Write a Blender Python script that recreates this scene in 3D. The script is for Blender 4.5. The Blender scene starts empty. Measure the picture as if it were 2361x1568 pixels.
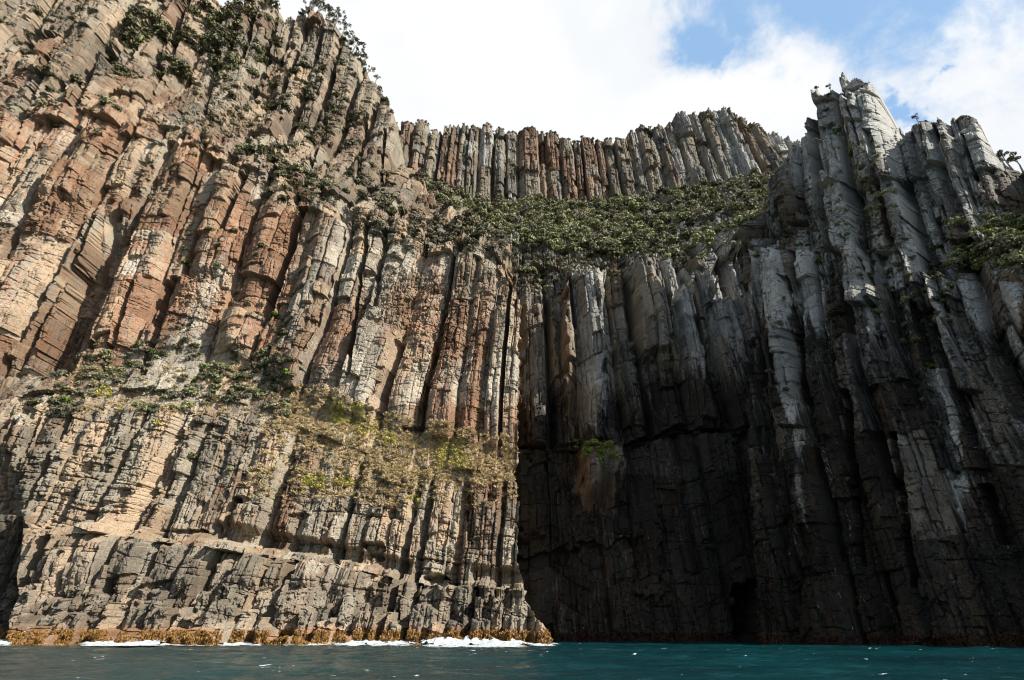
import bpy, math, random
import numpy as np
from mathutils import Vector
SC = bpy.context.scene
COL = SC.collection
# ---------------------------------------------------------------- camera
PW, PH, PF = 2361.0, 1568.0, 1195.0          # photo frame used for measuring sight lines
PITCH = math.radians(29.6); CAMZ = 2.5
SP, CP = math.sin(PITCH), math.cos(PITCH)
cam = bpy.data.objects.new("camera", bpy.data.cameras.new("camera")); COL.objects.link(cam)
cam.location = (0, 0, CAMZ); cam.rotation_euler = (math.radians(90) + PITCH, 0, 0)
cam.data.sensor_width = 36.0; cam.data.lens = 36.0 * PF / PW
cam.data.clip_start = 0.5; cam.data.clip_end = 20000
SC.camera = cam
# ---------------------------------------------------------------- light and sky
SUN = Vector((0.83, -0.42, 0.77)).normalized()
EL = math.asin(SUN.z); AZ = math.atan2(SUN.x, SUN.y)
SC.view_settings.view_transform = 'Standard'; SC.view_settings.look = 'None'
SC.view_settings.gamma = 1.0; SC.view_settings.exposure = 0.76
SC.cycles.filter_width = 1.15
sl = bpy.data.lights.new("sun", 'SUN'); sl.energy = 5.0; sl.angle = math.radians(0.5); sl.color = (1.0, 0.95, 0.86)
so = bpy.data.objects.new("sun", sl); COL.objects.link(so)
so.rotation_euler = SUN.to_track_quat('Z', 'Y').to_euler(); so.location = (200, -150, 400)

def ray(px, py):
    rx = (px - PW / 2) / PF; u = (PH / 2 - py) / PF
    return rx, CP - u * SP, SP + u * CP
def project(P):
    x, y, z = P[..., 0], P[..., 1], P[..., 2] - CAMZ
    f = y * CP + z * SP; u = -y * SP + z * CP
    f = np.where(f < 1, 1, f)
    return PW / 2 + PF * x / f, PH / 2 - PF * u / f

class NT:
    """tiny helper for node trees"""
    def __init__(s, tree): s.t = tree; s.n = tree.nodes; s.l = tree.links; s.n.clear()
    def node(s, typ, **kw):
        n = s.n.new(typ)
        for k, v in kw.items(): setattr(n, k, v)
        return n
    def put(s, sock, v):
        if isinstance(v, bpy.types.NodeSocket): s.l.new(v, sock)
        elif v is not None: sock.default_value = v
    def math(s, op, a, b=None, c=None, clamp=False):
        n = s.node('ShaderNodeMath', operation=op, use_clamp=clamp)
        s.put(n.inputs[0], a)
        if b is not None: s.put(n.inputs[1], b)
        if c is not None: s.put(n.inputs[2], c)
        return n.outputs[0]
    def vmath(s, op, a, b=None):
        n = s.node('ShaderNodeVectorMath', operation=op); s.put(n.inputs[0], a)
        if b is not None: s.put(n.inputs[1], b)
        return n.outputs['Value'] if op in ('DISTANCE', 'DOT_PRODUCT', 'LENGTH') else n.outputs[0]
    def mix(s, f, a, b, blend='MIX'):
        n = s.node('ShaderNodeMix', data_type='RGBA', blend_type=blend)
        s.put(n.inputs[0], f); s.put(n.inputs[6], a); s.put(n.inputs[7], b)
        return n.outputs[2]
    def noise(s, vec, scale, detail=4, rough=0.55, dist=0.0):
        n = s.node('ShaderNodeTexNoise'); s.put(n.inputs['Vector'], vec)
        n.inputs['Scale'].default_value = scale; n.inputs['Detail'].default_value = detail
        n.inputs['Roughness'].default_value = rough; n.inputs['Distortion'].default_value = dist
        return n.outputs['Fac']
    def ramp(s, v, lo, hi, a=0.0, b=1.0):
        n = s.node('ShaderNodeMapRange', interpolation_type='SMOOTHSTEP')
        s.put(n.inputs[0], v); s.put(n.inputs[1], lo); s.put(n.inputs[2], hi); s.put(n.inputs[3], a); s.put(n.inputs[4], b)
        return n.outputs[0]
    def attr(s, name, col=False):
        n = s.node('ShaderNodeAttribute', attribute_name=name)
        return n.outputs['Color'] if col else n.outputs['Fac']
    def scaled(s, vec, sc):
        n = s.node('ShaderNodeMapping'); s.put(n.inputs['Vector'], vec); n.inputs['Scale'].default_value = sc
        return n.outputs[0]

W = bpy.data.worlds.new("World"); SC.world = W; W.use_nodes = True
w = NT(W.node_tree)
sky = w.node('ShaderNodeTexSky', sky_type='NISHITA'); sky.sun_disc = False
sky.sun_elevation = EL; sky.sun_rotation = AZ; sky.air_density = 1.0; sky.dust_density = 0.6; sky.ozone_density = 1.5
tc = w.node('ShaderNodeTexCoord').outputs['Generated']
wn = w.noise(tc, 7.0, 10, 0.62, 0.4); wn2 = w.noise(tc, 2.6, 7, 0.55)
wv = w.node('ShaderNodeTexNoise'); w.put(wv.inputs['Vector'], tc); wv.inputs['Scale'].default_value = 6.0; wv.inputs['Detail'].default_value = 8.0; wv.inputs['Roughness'].default_value = 0.62
wvs = w.node('ShaderNodeVectorMath', operation='SCALE'); w.put(wvs.inputs[0], w.vmath('SUBTRACT', wv.outputs['Color'], (0.5, 0.5, 0.5))); wvs.inputs['Scale'].default_value = 0.30
tw = w.vmath('ADD', tc, wvs.outputs[0])
dmin = None
# gaps in the cloud, as directions of the sky: (photo x, photo y, angular radius)
for (bx, by, br) in ((1760, -70, .10), (1890, -70, .11), (2030, -80, .12), (2180, -90, .11), (2080, -20, .07), (1950, 0, .04), (1755, 30, .055), (1700, 100, .025),
                     (1665, 50, .05),  (2085, 262, .020), (2110, 280, .016), (2220, 165, .016),
                     (2300, -100, .1)):
    d = Vector(ray(bx, by)).normalized()
    v = w.math('DIVIDE', w.vmath('DISTANCE', tw, tuple(d)), br)
    dmin = v if dmin is None else w.math('SMOOTH_MIN', dmin, v, 0.5)
cov = w.math('ADD', dmin, w.math('ADD', w.math('MULTIPLY', w.math('SUBTRACT', wn, 0.5), 2.6), w.math('MULTIPLY', w.math('SUBTRACT', wn2, 0.5), 2.0)))
cloud_f = w.ramp(cov, 0.35, 1.5, 0.04, 1.0)
# beyond the photographed sector the cloud breaks up into scattered cumulus
sep = w.node('ShaderNodeSeparateXYZ'); w.put(sep.inputs[0], tc)
front = w.ramp(w.math('ADD', sep.outputs[1], w.math('MULTIPLY', sep.outputs[2], 0.25)), 0.25, 0.5)
scat = w.ramp(wn2, 0.50, 0.62)
cf = w.math('ADD', w.math('MULTIPLY', cloud_f, front), w.math('MULTIPLY', scat, w.math('SUBTRACT', 1.0, front)))
wn3 = w.noise(tc, 3.5, 6, 0.5)
cc = w.mix(w.ramp(wn3, 0.35, 0.6), (0.86, 0.89, 0.93, 1), (0.98, 0.985, 0.99, 1))
bgs = w.node('ShaderNodeBackground'); w.put(bgs.inputs[0], w.mix(w.math('MULTIPLY', front, 0.7), sky.outputs[0], (2.1, 3.7, 5.8, 1))); bgs.inputs[1].default_value = 0.10
bgc = w.node('ShaderNodeBackground'); w.put(bgc.inputs[0], cc); bgc.inputs[1].default_value = 0.62
ms = w.node('ShaderNodeMixShader'); w.put(ms.inputs[0], cf); w.put(ms.inputs[1], bgs.outputs[0]); w.put(ms.inputs[2], bgc.outputs[0])
wo = w.node('ShaderNodeOutputWorld'); w.put(wo.inputs[0], ms.outputs[0])

# ---------------------------------------------------------------- numpy noise
def hsh(i, j=0, seed=0):
    i = np.asarray(i).astype(np.int64); j = np.asarray(j).astype(np.int64)
    h = (i * 374761393 + j * 668265263 + seed * 2246822519) & 0xFFFFFFFF
    h = ((h ^ (h >> 13)) * 1274126177) & 0xFFFFFFFF
    h = ((h ^ (h >> 16)) * 2654435761) & 0xFFFFFFFF
    h = h ^ (h >> 15)
    return (h & 0xFFFFFF) / float(0x1000000)
def vn(x, y, seed=0):
    xi = np.floor(x); yi = np.floor(y); fx = x - xi; fy = y - yi
    fx = fx * fx * (3 - 2 * fx); fy = fy * fy * (3 - 2 * fy)
    a = hsh(xi, yi, seed); b = hsh(xi + 1, yi, seed); c = hsh(xi, yi + 1, seed); d = hsh(xi + 1, yi + 1, seed)
    return (a + (b - a) * fx + (c - a) * fy + (a - b - c + d) * fx * fy) * 2 - 1
def fbm(x, y, seed=0, oct=4, g=0.5):
    s = 0; a = 1.0; t = 0
    for o in range(oct):
        s = s + a * vn(x * 2 ** o + 17.3 * o, y * 2 ** o - 9.1 * o, seed + o); t += a; a *= g
    return s / t
def cells(x, w, seed, j=0, jit=0.75):
    """1D jittered cells -> id, local coordinate -1..1, half width, centre"""
    q = x / w; i = np.floor(q)
    def b(k): return k + jit * (hsh(k, j, seed) - 0.5)
    i = np.where(q < b(i), i - 1, i); i = np.where(q >= b(i + 1), i + 1, i)
    lo = b(i) * w; hi = b(i + 1) * w; c = (lo + hi) / 2; hw = (hi - lo) / 2
    return i, (x - c) / hw, hw, c
def voro(x, y, seed):
    """2D voronoi -> id hash pair, offset to the cell centre, distance to the border"""
    xi = np.floor(x); yi = np.floor(y); f1 = np.full(x.shape, 9.0); f2 = f1.copy()
    ci = xi.copy(); cj = yi.copy(); dx = np.zeros(x.shape); dy = dx.copy()
    for a in (-1, 0, 1):
        for b in (-1, 0, 1):
            ii = xi + a; jj = yi + b
            ox = ii + 0.1 + 0.8 * hsh(ii, jj, seed) - x; oy = jj + 0.1 + 0.8 * hsh(ii, jj, seed + 7) - y
            d = np.maximum(abs(ox), abs(oy)) * 0.6 + 0.4 * np.hypot(ox, oy)
            m = d < f1
            f2 = np.where(m, f1, np.minimum(f2, d))
            ci = np.where(m, ii, ci); cj = np.where(m, jj, cj); dx = np.where(m, -ox, dx); dy = np.where(m, -oy, dy)
            f1 = np.where(m, d, f1)
    return ci, cj, dx, dy, f2 - f1
def sst(x, a, b):
    t = np.clip((x - a) / (b - a), 0, 1); return t * t * (3 - 2 * t)

# ---------------------------------------------------------------- cliff sheets
class Sheet:
    """a cliff laid out as strata lines: each line is the brow or foot of a tier, given by where it is seen and how far away it stands"""
    def __init__(self, O, N, rows, base_d, lean=0.0):
        self.lz = lambda z: lean * np.maximum(0, z - 90)
        self.O = np.array(O, float); n = math.hypot(*N); self.N = np.array([N[0] / n, N[1] / n]); self.T = np.array([-self.N[1], self.N[0]])
        self.rows = []
        for r in rows:
            S, Z, D = [], [], []
            for (px, py, d) in r:
                s, z = self.hit(px, py, d); S.append(s); Z.append(z); D.append(d)
            o = np.argsort(S); self.rows.append([np.array(v, float)[o] for v in (S, Z, D)])
        S, Z, D = self.rows[0]
        self.rows.insert(0, [S.copy(), np.full(len(S), -5.0), D - base_d])
    def hit(self, px, py, d):
        rx, ry, rz = ray(px, py)
        # depth d is measured along -N from the origin line
        t = (d + self.O @ self.N * -1) / (-(rx * self.N[0] + ry * self.N[1]))
        x, y = rx * t, ry * t
        z = rz * t + CAMZ
        return float(np.dot([x - self.O[0], y - self.O[1]], self.T)) - float(self.lz(z)), z
    def base(self, s, z):
        zp = dp = None; dep = None; kk = None
        for k, (S, Z, D) in enumerate(self.rows):
            zk = np.interp(s, S, Z); dk = np.interp(s, S, D)
            if k == 0: dep = dk.copy(); kk = np.zeros(s.shape); zp, dp = zk, dk; continue
            zk = np.maximum(zk, zp + 0.3)
            t = np.clip((z - zp) / (zk - zp), 0, 1)
            on = z > zp
            dep = np.where(on, dp + (dk - dp) * t, dep); kk = np.where(on, k - 1 + t, kk)
            zp, dp = zk, dk
        over = np.maximum(z - zp, 0)
        return dep + over * 5.0, kk, over
    def top(self, s):
        z = None
        for (S, Z, D) in self.rows:
            zk = np.interp(s, S, Z); z = zk if z is None else np.maximum(z + .3, zk)
        return z
    def world(self, s, d):
        x = self.O[0] + s * self.T[0] - d * self.N[0]; y = self.O[1] + s * self.T[1] - d * self.N[1]
        return x, y

def rock(sh, S, Z, p, seed):
    """columns, blocks and rubble on a sheet -> depth and rock attributes"""
    lean = p.get('lean', 0.0)
    if callable(lean): lean = lean(S)
    _, k0, _ = sh.base(S, Z)
    R = p['rubble'](k0, S, Z)                       # 0 clean columns .. 1 broken blocks
    Hh = p['horiz'](k0, S, Z)                       # horizontally jointed rock
    wob = p.get('wob', 1.0) * (1.2 * vn(Z / 45, S / 90, seed) + 0.3 * vn(Z / 13, S / 30, seed + 1))
    off, sc, dip = p['tier'](k0, S, Z)
    S1 = (S + lean * Z + wob) / sc + off
    Zw = Z + 1.3 * vn(S / 14, Z / 30, seed + 2)
    i1, x1, h1, c1 = cells(S1, p['w1'], seed + 3, 0, 0.95)
    i2, x2, h2, c2 = cells(S1 + 0.3 * vn(Z / 6, S / 5, seed + 31), p['w2'], seed + 4, 0, 1.0)
    i3, x3, h3, c3 = cells(S1 + 0.25 * vn(Z / 3, S / 3, seed + 32), p['w2'] * 0.42, seed + 5, 0, 0.95)
    S1r = S + lean * Z + wob
    ctr1 = (c1 - S1) * sc + S; ctr2 = (c2 - S1) * sc + S
    h1, h2, h3 = h1 * sc, h2 * sc, h3 * sc
    # vertical divisions of each column
    ta = (hsh(i1, 1, seed + 6) - 0.5) * 0.9
    j1, y1, g1, e1 = cells(Zw + ta * x1 * h1 + 50 * hsh(i1, 2, seed), p['b1'], seed + 8, i1, 0.9)
    tb = (hsh(i2, 3, seed + 6) - 0.5) * 1.1
    j2, y2, g2, e2 = cells(Zw + tb * x2 * h2 + 50 * hsh(i2, 4, seed), p['b2'], seed + 9, i2, 0.9)
    tcc = (hsh(i3, 5, seed + 6) - 0.5) * 0.8
    j3, y3, g3, e3 = cells(Zw + tcc * x3 * h3 + 50 * hsh(i3, 6, seed), p['b2'] * 0.5, seed + 10, i3, 0.9)
    smid = np.where(R > 0.5, ctr2, ctr2 * 0.5 + ctr1 * 0.5)
    smid = S + (smid - S) * (p['qs'](k0) if 'qs' in p else 1.0)
    q = 0.35 + 0.6 * np.maximum(R, Hh * 0.6)
    if 'soft' in p: q = q * (1 - 0.65 * p['soft'](k0, S, Z))
    zq = Z - y2 * g2 * q * (p['qz'](k0) if 'qz' in p else 1.0)
    J = p['jit'] * np.where(sc > 0.95, 1.1, 0.3)
    dep, kk, over = sh.base(smid, zq + (p['qz'](k0) if 'qz' in p else 1.0) * J * (hsh(i1, 7, seed) - 0.5) * 2 * (1 - 0.4 * R) + J * 0.45 * (hsh(i2, 8, seed) - 0.5) * 2)
    AM = p['amp'](k0, S, Z) if 'amp' in p else 1.0; A = (1 - 0.75 * R) * AM
    m2 = 0.15 + 0.85 * (hsh(i1, j1, seed + 23) < 0.55)       # some columns stay whole, others split
    m3 = (hsh(i1, j1 + 3, seed + 24) < 0.45) * 1.0
    def facet(x, i, sd):
        a = -0.5 + 0.7 * (hsh(i, 11, sd) - 0.5); b = 0.45 + 0.7 * (hsh(i, 12, sd) - 0.5)
        return np.minimum(np.minimum((x + 1) / (a + 1), (1 - x) / (1 - b)), 1 + 0.25 * (x - a) * (hsh(i, 13, sd) - 0.5))
    out = p['a1'] * 2 * (hsh(i1, 14, seed) - 0.5) * A
    out = out + A * p['f1'] * 1.15 * h1 * facet(x1, i1 * 5 + (hsh(i1, j1, seed + 28) < .4) * 3, seed)
    out = out + m2 * A * 0.8 * p['f1'] * h2 * facet(x2, i2 * 7 + j2, seed + 1) + m3 * A * 0.5 * p['f1'] * h3 * facet(x3, i3 * 7 + j3, seed + 2)
    hb = hsh(i1, j1 * 3 + 1, seed + 12)
    out = out + A * p['a1'] * (1.5 * (hb - 0.5) - 1.3 * (hb < 0.1))
    hb2 = hsh(i2 * 5 + 1, j2, seed + 13)
    out = out + (.35 + .65 * m2) * p['a2'] * (1.2 * (hb2 - 0.5) - 1.5 * (hb2 < 0.10) * (1 - 0.5 * R) + 0.8 * (hb2 > 0.93))
    hb3 = hsh(i3 * 5 + 2, j3, seed + 14)
    out = out + (0.3 + 0.7 * m3) * p['a2'] * 0.36 * (hb3 - 0.5) - p['a2'] * 0.5 * (hb3 < 0.07)
    # deep chimneys between some columns
    nb = np.where(x1 > 0, i1 + 1, i1)
    edge = (1 - abs(x1)) * h1
    ch = (hsh(nb, 21, seed) < p.get('chim', 0.3)) & (vn(nb * 3.7, Z / 60, seed + 40) > -0.45)
    cwid = p['cw'] * (0.5 + hsh(nb, 22, seed))
    out = out - ch * (1 - 0.7 * R) * AM * (1 - .6 * sst(over, -.01, 1)) * p['cd'] * np.clip(1 - edge / cwid, 0, 1) ** 0.5
    # joints
    e2d = (1 - abs(x2)) * h2
    out = out - 1.1 * m2 * (1 - sst(e2d, 0.0, 0.38)) * (hsh(np.where(x2 > 0, i2 + 1, i2), j1, seed + 15) < 0.6)
    z2d = (1 - abs(y2)) * g2
    out = out - 0.8 * (1 - sst(z2d, 0.05, 0.4)) * (hsh(i2, np.where(y2 > 0, j2 + 1, j2), seed + 16) < 0.35 + 0.3 * Hh)
    # bedding cracks that cross many columns
    Zb = Zw + dip * S + 1.2 * vn(S / 40, Z / 25, seed + 61)
    jz, yz, gz, ez = cells(Zb + 0.6 * vn(S / 9, Z / 9, seed + 60), p['bed'], seed + 17, 0, 0.9)
    bedm = (vn(S / 25, jz * 1.7, seed + 18) > 0.25 - 0.8 * Hh)
    out = out + bedm * (0.25 + 1.3 * Hh) * (hsh(jz, i1, seed + 19) - 0.5) * 1.3
    out = out - bedm * (0.6 + 0.7 * Hh) * (1 - sst((1 - abs(yz)) * gz, 0.05, 0.38))
    jb, yb, gb, eb = cells(Zb + 0.5 * vn(S / 6, Z / 4, seed + 62), p['bed'] * 0.24, seed + 25, 0, 0.9)
    hm = sst(Hh, 0.35, 0.9) * sst(vn(S / 13, Z / 9, seed + 63) + 0.3, -.1, .3)
    out = out + hm * (1.5 * (hsh(jb, i2, seed + 26) - 0.5) - 1.6 * (hsh(jb, i2, seed + 27) < .10)) - 0.9 * hm * (1 - sst((1 - abs(yb)) * gb, 0.0, 0.33))
    # angular broken faces at three sizes
    V1 = p['va'] * (0.35 + 1.5 * R + 0.3 * Hh)
    vf = p['vs'] * np.where(k0 > p.get('kbig', 99), 1.7, 1.0); V1 = V1 * np.where(k0 > p.get('kbig', 99), 1.35, 1.0)
    for (cx, cz_, am, sd) in ((4.6, 7.5, 0.62, 70), (2.1, 3.1, 0.46, 80), (1.0, 1.2, 0.24, 90)):
        cx = cx * vf; cz_ = cz_ * vf
        wx = S1r + 0.35 * cx * vn(S / cx, Z / cx, seed + sd + 3); wz = Z + 0.3 * cz_ * vn(S / cx, Z / cz_, seed + sd + 4)
        ci, cj, dx, dy, bd = voro(wx / cx, wz / cz_, seed + sd)
        tilt = (hsh(ci, cj, sd + 1) - 0.5) * 2 * dx + (hsh(ci, cj, sd + 2) - 0.55) * 2.2 * dy
        amp = am * V1
        out = out + amp * ((hsh(ci, cj, sd + 5) - 0.5) * 1.5 + 1.2 * tilt) - amp * 0.5 * (1 - sst(bd, 0.0, 0.10))
    out = out + p['va'] * (0.45 * fbm(S / 18, Z / 18, seed + 20, 3) + 0.08 * fbm(S / 1.6, Z / 1.6, seed + 21, 3, 0.6))
    e3d = (1 - abs(x3)) * h3
    out = out - 0.55 * (1 - sst(e3d, 0.0, 0.3)) * (hsh(np.where(x3 > 0, i3 + 1, i3), j2, seed + 29) < 0.4) * p['vs']
    z3d = (1 - abs(y3)) * g3
    out = out - 0.5 * (1 - sst(z3d, 0.0, 0.3)) * (hsh(i3, np.where(y3 > 0, j3 + 1, j3), seed + 30) < 0.30) * p['vs']
    if 'soft' in p:
        sf = p['soft'](k0, S, Z); out = out * (1 - 0.6 * sf)
    out = out * np.clip(1 - over / 4, 0.2, 1)
    rid = hsh(i1 * 3, j1, seed + 50) * 0.45 + hsh(i2 * 3, j2, seed + 51) * 0.35 + hsh(i3, j3, seed + 52) * 0.2
    return dep - out, k0, R, rid, dict(a=hsh(i1, j1, seed + 200), b=hsh(i2, j1, seed + 201), c=hsh(i1, 0, seed + 202), over=over)

def make_mesh(name, V, F, attrs=None, mat=None, smooth=False):
    me = bpy.data.meshes.new(name)
    nv, nf = len(V), len(F); k = F.shape[1]
    me.vertices.add(nv); me.vertices.foreach_set('co', np.asarray(V, np.float32).ravel())
    me.loops.add(nf * k); me.loops.foreach_set('vertex_index', F.astype(np.int32).ravel())
    me.polygons.add(nf); me.polygons.foreach_set('loop_start', np.arange(0, nf * k, k, dtype=np.int32))
    me.polygons.foreach_set('loop_total', np.full(nf, k, np.int32))
    me.update(calc_edges=True)
    me.polygons.foreach_set('use_smooth', np.full(nf, bool(smooth)))
    for an, av in (attrs or {}).items():
        a = me.attributes.new(an, 'FLOAT', 'POINT'); a.data.foreach_set('value', np.asarray(av, np.float32).ravel())
    if mat: me.materials.append(mat)
    return me
def link(name, me, label=None, cat=None, group=None, kind=None, parent=None, loc=None):
    o = bpy.data.objects.new(name, me); COL.objects.link(o)
    if label: o['label'] = label
    if cat: o['category'] = cat
    if group: o['group'] = group
    if kind: o['kind'] = kind
    if parent: o.parent = parent
    if loc is not None: o.location = loc
    return o
def grid_faces(nr, nc, keep):
    idx = np.arange(nr * nc).reshape(nr, nc)
    F = np.stack([idx[:-1, :-1], idx[:-1, 1:], idx[1:, 1:], idx[1:, :-1]], -1).reshape(-1, 4)
    kf = keep.ravel()[F].any(1)
    F = F[kf]
    used = np.unique(F); remap = np.full(nr * nc, -1); remap[used] = np.arange(len(used))
    return used, remap[F]
def axis(pts):
    """non uniform sampling: [(start, step), ..., (end, step)]"""
    out = [pts[0][0]]
    while out[-1] < pts[-1][0]:
        out.append(out[-1] + np.interp(out[-1], [p[0] for p in pts], [p[1] for p in pts]))
    return np.array(out)

# ---------------------------------------------------------------- materials
def mat(name):
    m = bpy.data.materials.new(name); m.use_nodes = True
    return m, NT(m.node_tree)
def finish(t, col, rough=0.9, bump=None, bs=0.3, bd=0.3, spec=0.25, sss=None):
    b = t.node('ShaderNodeBsdfPrincipled'); t.put(b.inputs['Base Color'], col); t.put(b.inputs['Roughness'], rough)
    b.inputs['Specular IOR Level'].default_value = spec
    if bump is not None:
        n = t.node('ShaderNodeBump'); t.put(n.inputs['Height'], bump); n.inputs['Strength'].default_value = bs; n.inputs['Distance'].default_value = bd
        t.put(b.inputs['Normal'], n.outputs[0])
    o = t.node('ShaderNodeOutputMaterial'); t.put(o.inputs[0], b.outputs[0])
    return b
def rock_mat(name, tan, grey, orange, red, dark, white, soilb=0.6, ochre=0.0):
    m, t = mat(name)
    co = t.node('ShaderNodeTexCoord').outputs['Object']
    st = t.scaled(co, (1, 1, 0.22)); st2 = t.scaled(co, (1, 1, 0.10))
    rid = t.attr('rid'); fo = t.attr('orange'); fd = t.attr('dark'); fw = t.attr('pale'); fg = t.attr('soil')
    n1 = t.noise(st, 0.11, 6, 0.6); n2 = t.noise(st, 0.45, 6, 0.62, 0.5); n3 = t.noise(co, 1.7, 5, 0.65); n4 = t.noise(st2, 0.8, 5, 0.6)
    n5 = t.noise(co, 0.06, 4, 0.55); n6 = t.noise(st, 0.8, 4, 0.7, 0.8)
    rb = t.attr('ridb')
    c = t.mix(t.ramp(t.math('ADD', n1, t.math('MULTIPLY', rb, 0.5)), 0.62, 0.82), tan, grey)
    of = t.math('ADD', t.math('ADD', t.math('MULTIPLY', n2, 0.9), t.math('MULTIPLY', rid, -0.42)), t.math('MULTIPLY', fo, 0.42))
    c = t.mix(t.ramp(of, 0.42, 0.74, 0, 0.8), c, orange)
    rf = t.math('ADD', t.math('MULTIPLY', n6, 0.8), t.math('MULTIPLY', fo, 0.22))
    c = t.mix(t.ramp(rf, 0.58, 0.72, 0, 0.75), c, red)
    n8 = t.noise(t.scaled(co, (1, 1, .5)), 0.9, 9, 0.78)
    wf = t.math('ADD', t.math('MULTIPLY', n6, 0.5), t.math('ADD', t.math('MULTIPLY', n8, 0.75), t.math('SUBTRACT', t.math('MULTIPLY', fw, 0.5), 0.175)))
    c = t.mix(t.ramp(wf, 0.70, 0.86, 0, 0.92), c, white)
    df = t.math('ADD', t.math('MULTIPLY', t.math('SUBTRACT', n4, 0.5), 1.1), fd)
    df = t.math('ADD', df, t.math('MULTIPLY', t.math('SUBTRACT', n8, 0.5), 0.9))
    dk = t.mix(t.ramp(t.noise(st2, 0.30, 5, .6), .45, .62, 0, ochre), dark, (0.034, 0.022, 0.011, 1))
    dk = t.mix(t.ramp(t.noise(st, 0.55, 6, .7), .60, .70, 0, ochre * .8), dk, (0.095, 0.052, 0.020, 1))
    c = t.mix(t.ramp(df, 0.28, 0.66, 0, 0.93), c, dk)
    sp = t.math('ADD', t.math('MULTIPLY', t.noise(st, 2.4, 4, .7), .8), t.math('MULTIPLY', t.noise(st2, 0.25, 4, .6), .5))
    c = t.mix(t.ramp(sp, 0.80, 0.84, 0, ochre * .8), c, (0.40, 0.40, 0.38, 1))
    c = t.mix(t.attr('base'), c, t.mix(t.ramp(n2, .35, .65), (0.125, 0.108, 0.084, 1), (0.22, 0.186, 0.142, 1)))
    # soil and grass held on treads
    sep = t.node('ShaderNodeSeparateXYZ'); t.put(sep.inputs[0], t.node('ShaderNodeNewGeometry').outputs['Normal'])
    n7 = t.noise(co, 0.5, 5, 0.7)
    gf = t.math('ADD', t.math('ADD', t.math('MULTIPLY', fg, 0.62), t.math('MULTIPLY', t.math('SUBTRACT', n7, 0.5), 1.2)), t.math('MULTIPLY', sep.outputs[2], 0.28))
    soil = t.mix(t.ramp(t.math('ADD', t.math('MULTIPLY', fg, soilb), t.math('MULTIPLY', n3, .5)), 0.45, 0.75), (0.075, 0.068, 0.034, 1), (0.34, 0.27, 0.14, 1))
    c = t.mix(t.ramp(gf, 0.42, 0.62, 0, 0.9), c, soil)
    # grain
    g = t.noise(co, 3.5, 5, 0.75)
    gm = t.ramp(g, 0.25, 0.75, 0.72, 1.28)
    gv = t.math('MULTIPLY', gm, t.ramp(rid, 0.18, 0.82, 0.58, 1.28))
    cm = t.node('ShaderNodeVectorMath', operation='SCALE'); t.put(cm.inputs[0], c); t.put(cm.inputs['Scale'], gv)
    # bump : grain + cracks
    vo = t.node('ShaderNodeTexVoronoi', feature='DISTANCE_TO_EDGE'); t.put(vo.inputs['Vector'], t.scaled(co, (1, 1, 0.6))); vo.inputs['Scale'].default_value = 0.55
    ck = t.ramp(vo.outputs['Distance'], 0.0, 0.06)
    h = t.math('ADD', t.math('MULTIPLY', t.noise(co, 1.2, 8, 0.7), 0.7), t.math('MULTIPLY', ck, 0.25))
    finish(t, cm.outputs[0], 0.88, h, 0.75, 0.8, 0.2)
    return m
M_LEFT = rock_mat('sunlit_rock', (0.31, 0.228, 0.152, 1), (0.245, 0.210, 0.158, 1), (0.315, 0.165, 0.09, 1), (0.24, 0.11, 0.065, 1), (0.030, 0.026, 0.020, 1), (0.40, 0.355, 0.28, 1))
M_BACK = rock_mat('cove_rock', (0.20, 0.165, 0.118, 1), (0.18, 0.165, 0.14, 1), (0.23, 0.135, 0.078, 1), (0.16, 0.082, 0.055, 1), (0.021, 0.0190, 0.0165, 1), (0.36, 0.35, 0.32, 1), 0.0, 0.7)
M_RIGHT = rock_mat('shade_toned_rock', (0.13, 0.108, 0.080, 1), (0.17, 0.160, 0.145, 1), (0.14, 0.08, 0.04, 1), (0.075, 0.04, 0.022, 1), (0.0150, 0.0128, 0.0098, 1), (0.36, 0.348, 0.318, 1), 0.0, 1.0)  # same rock in darker tones, the wall's shade put into its colours

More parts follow.
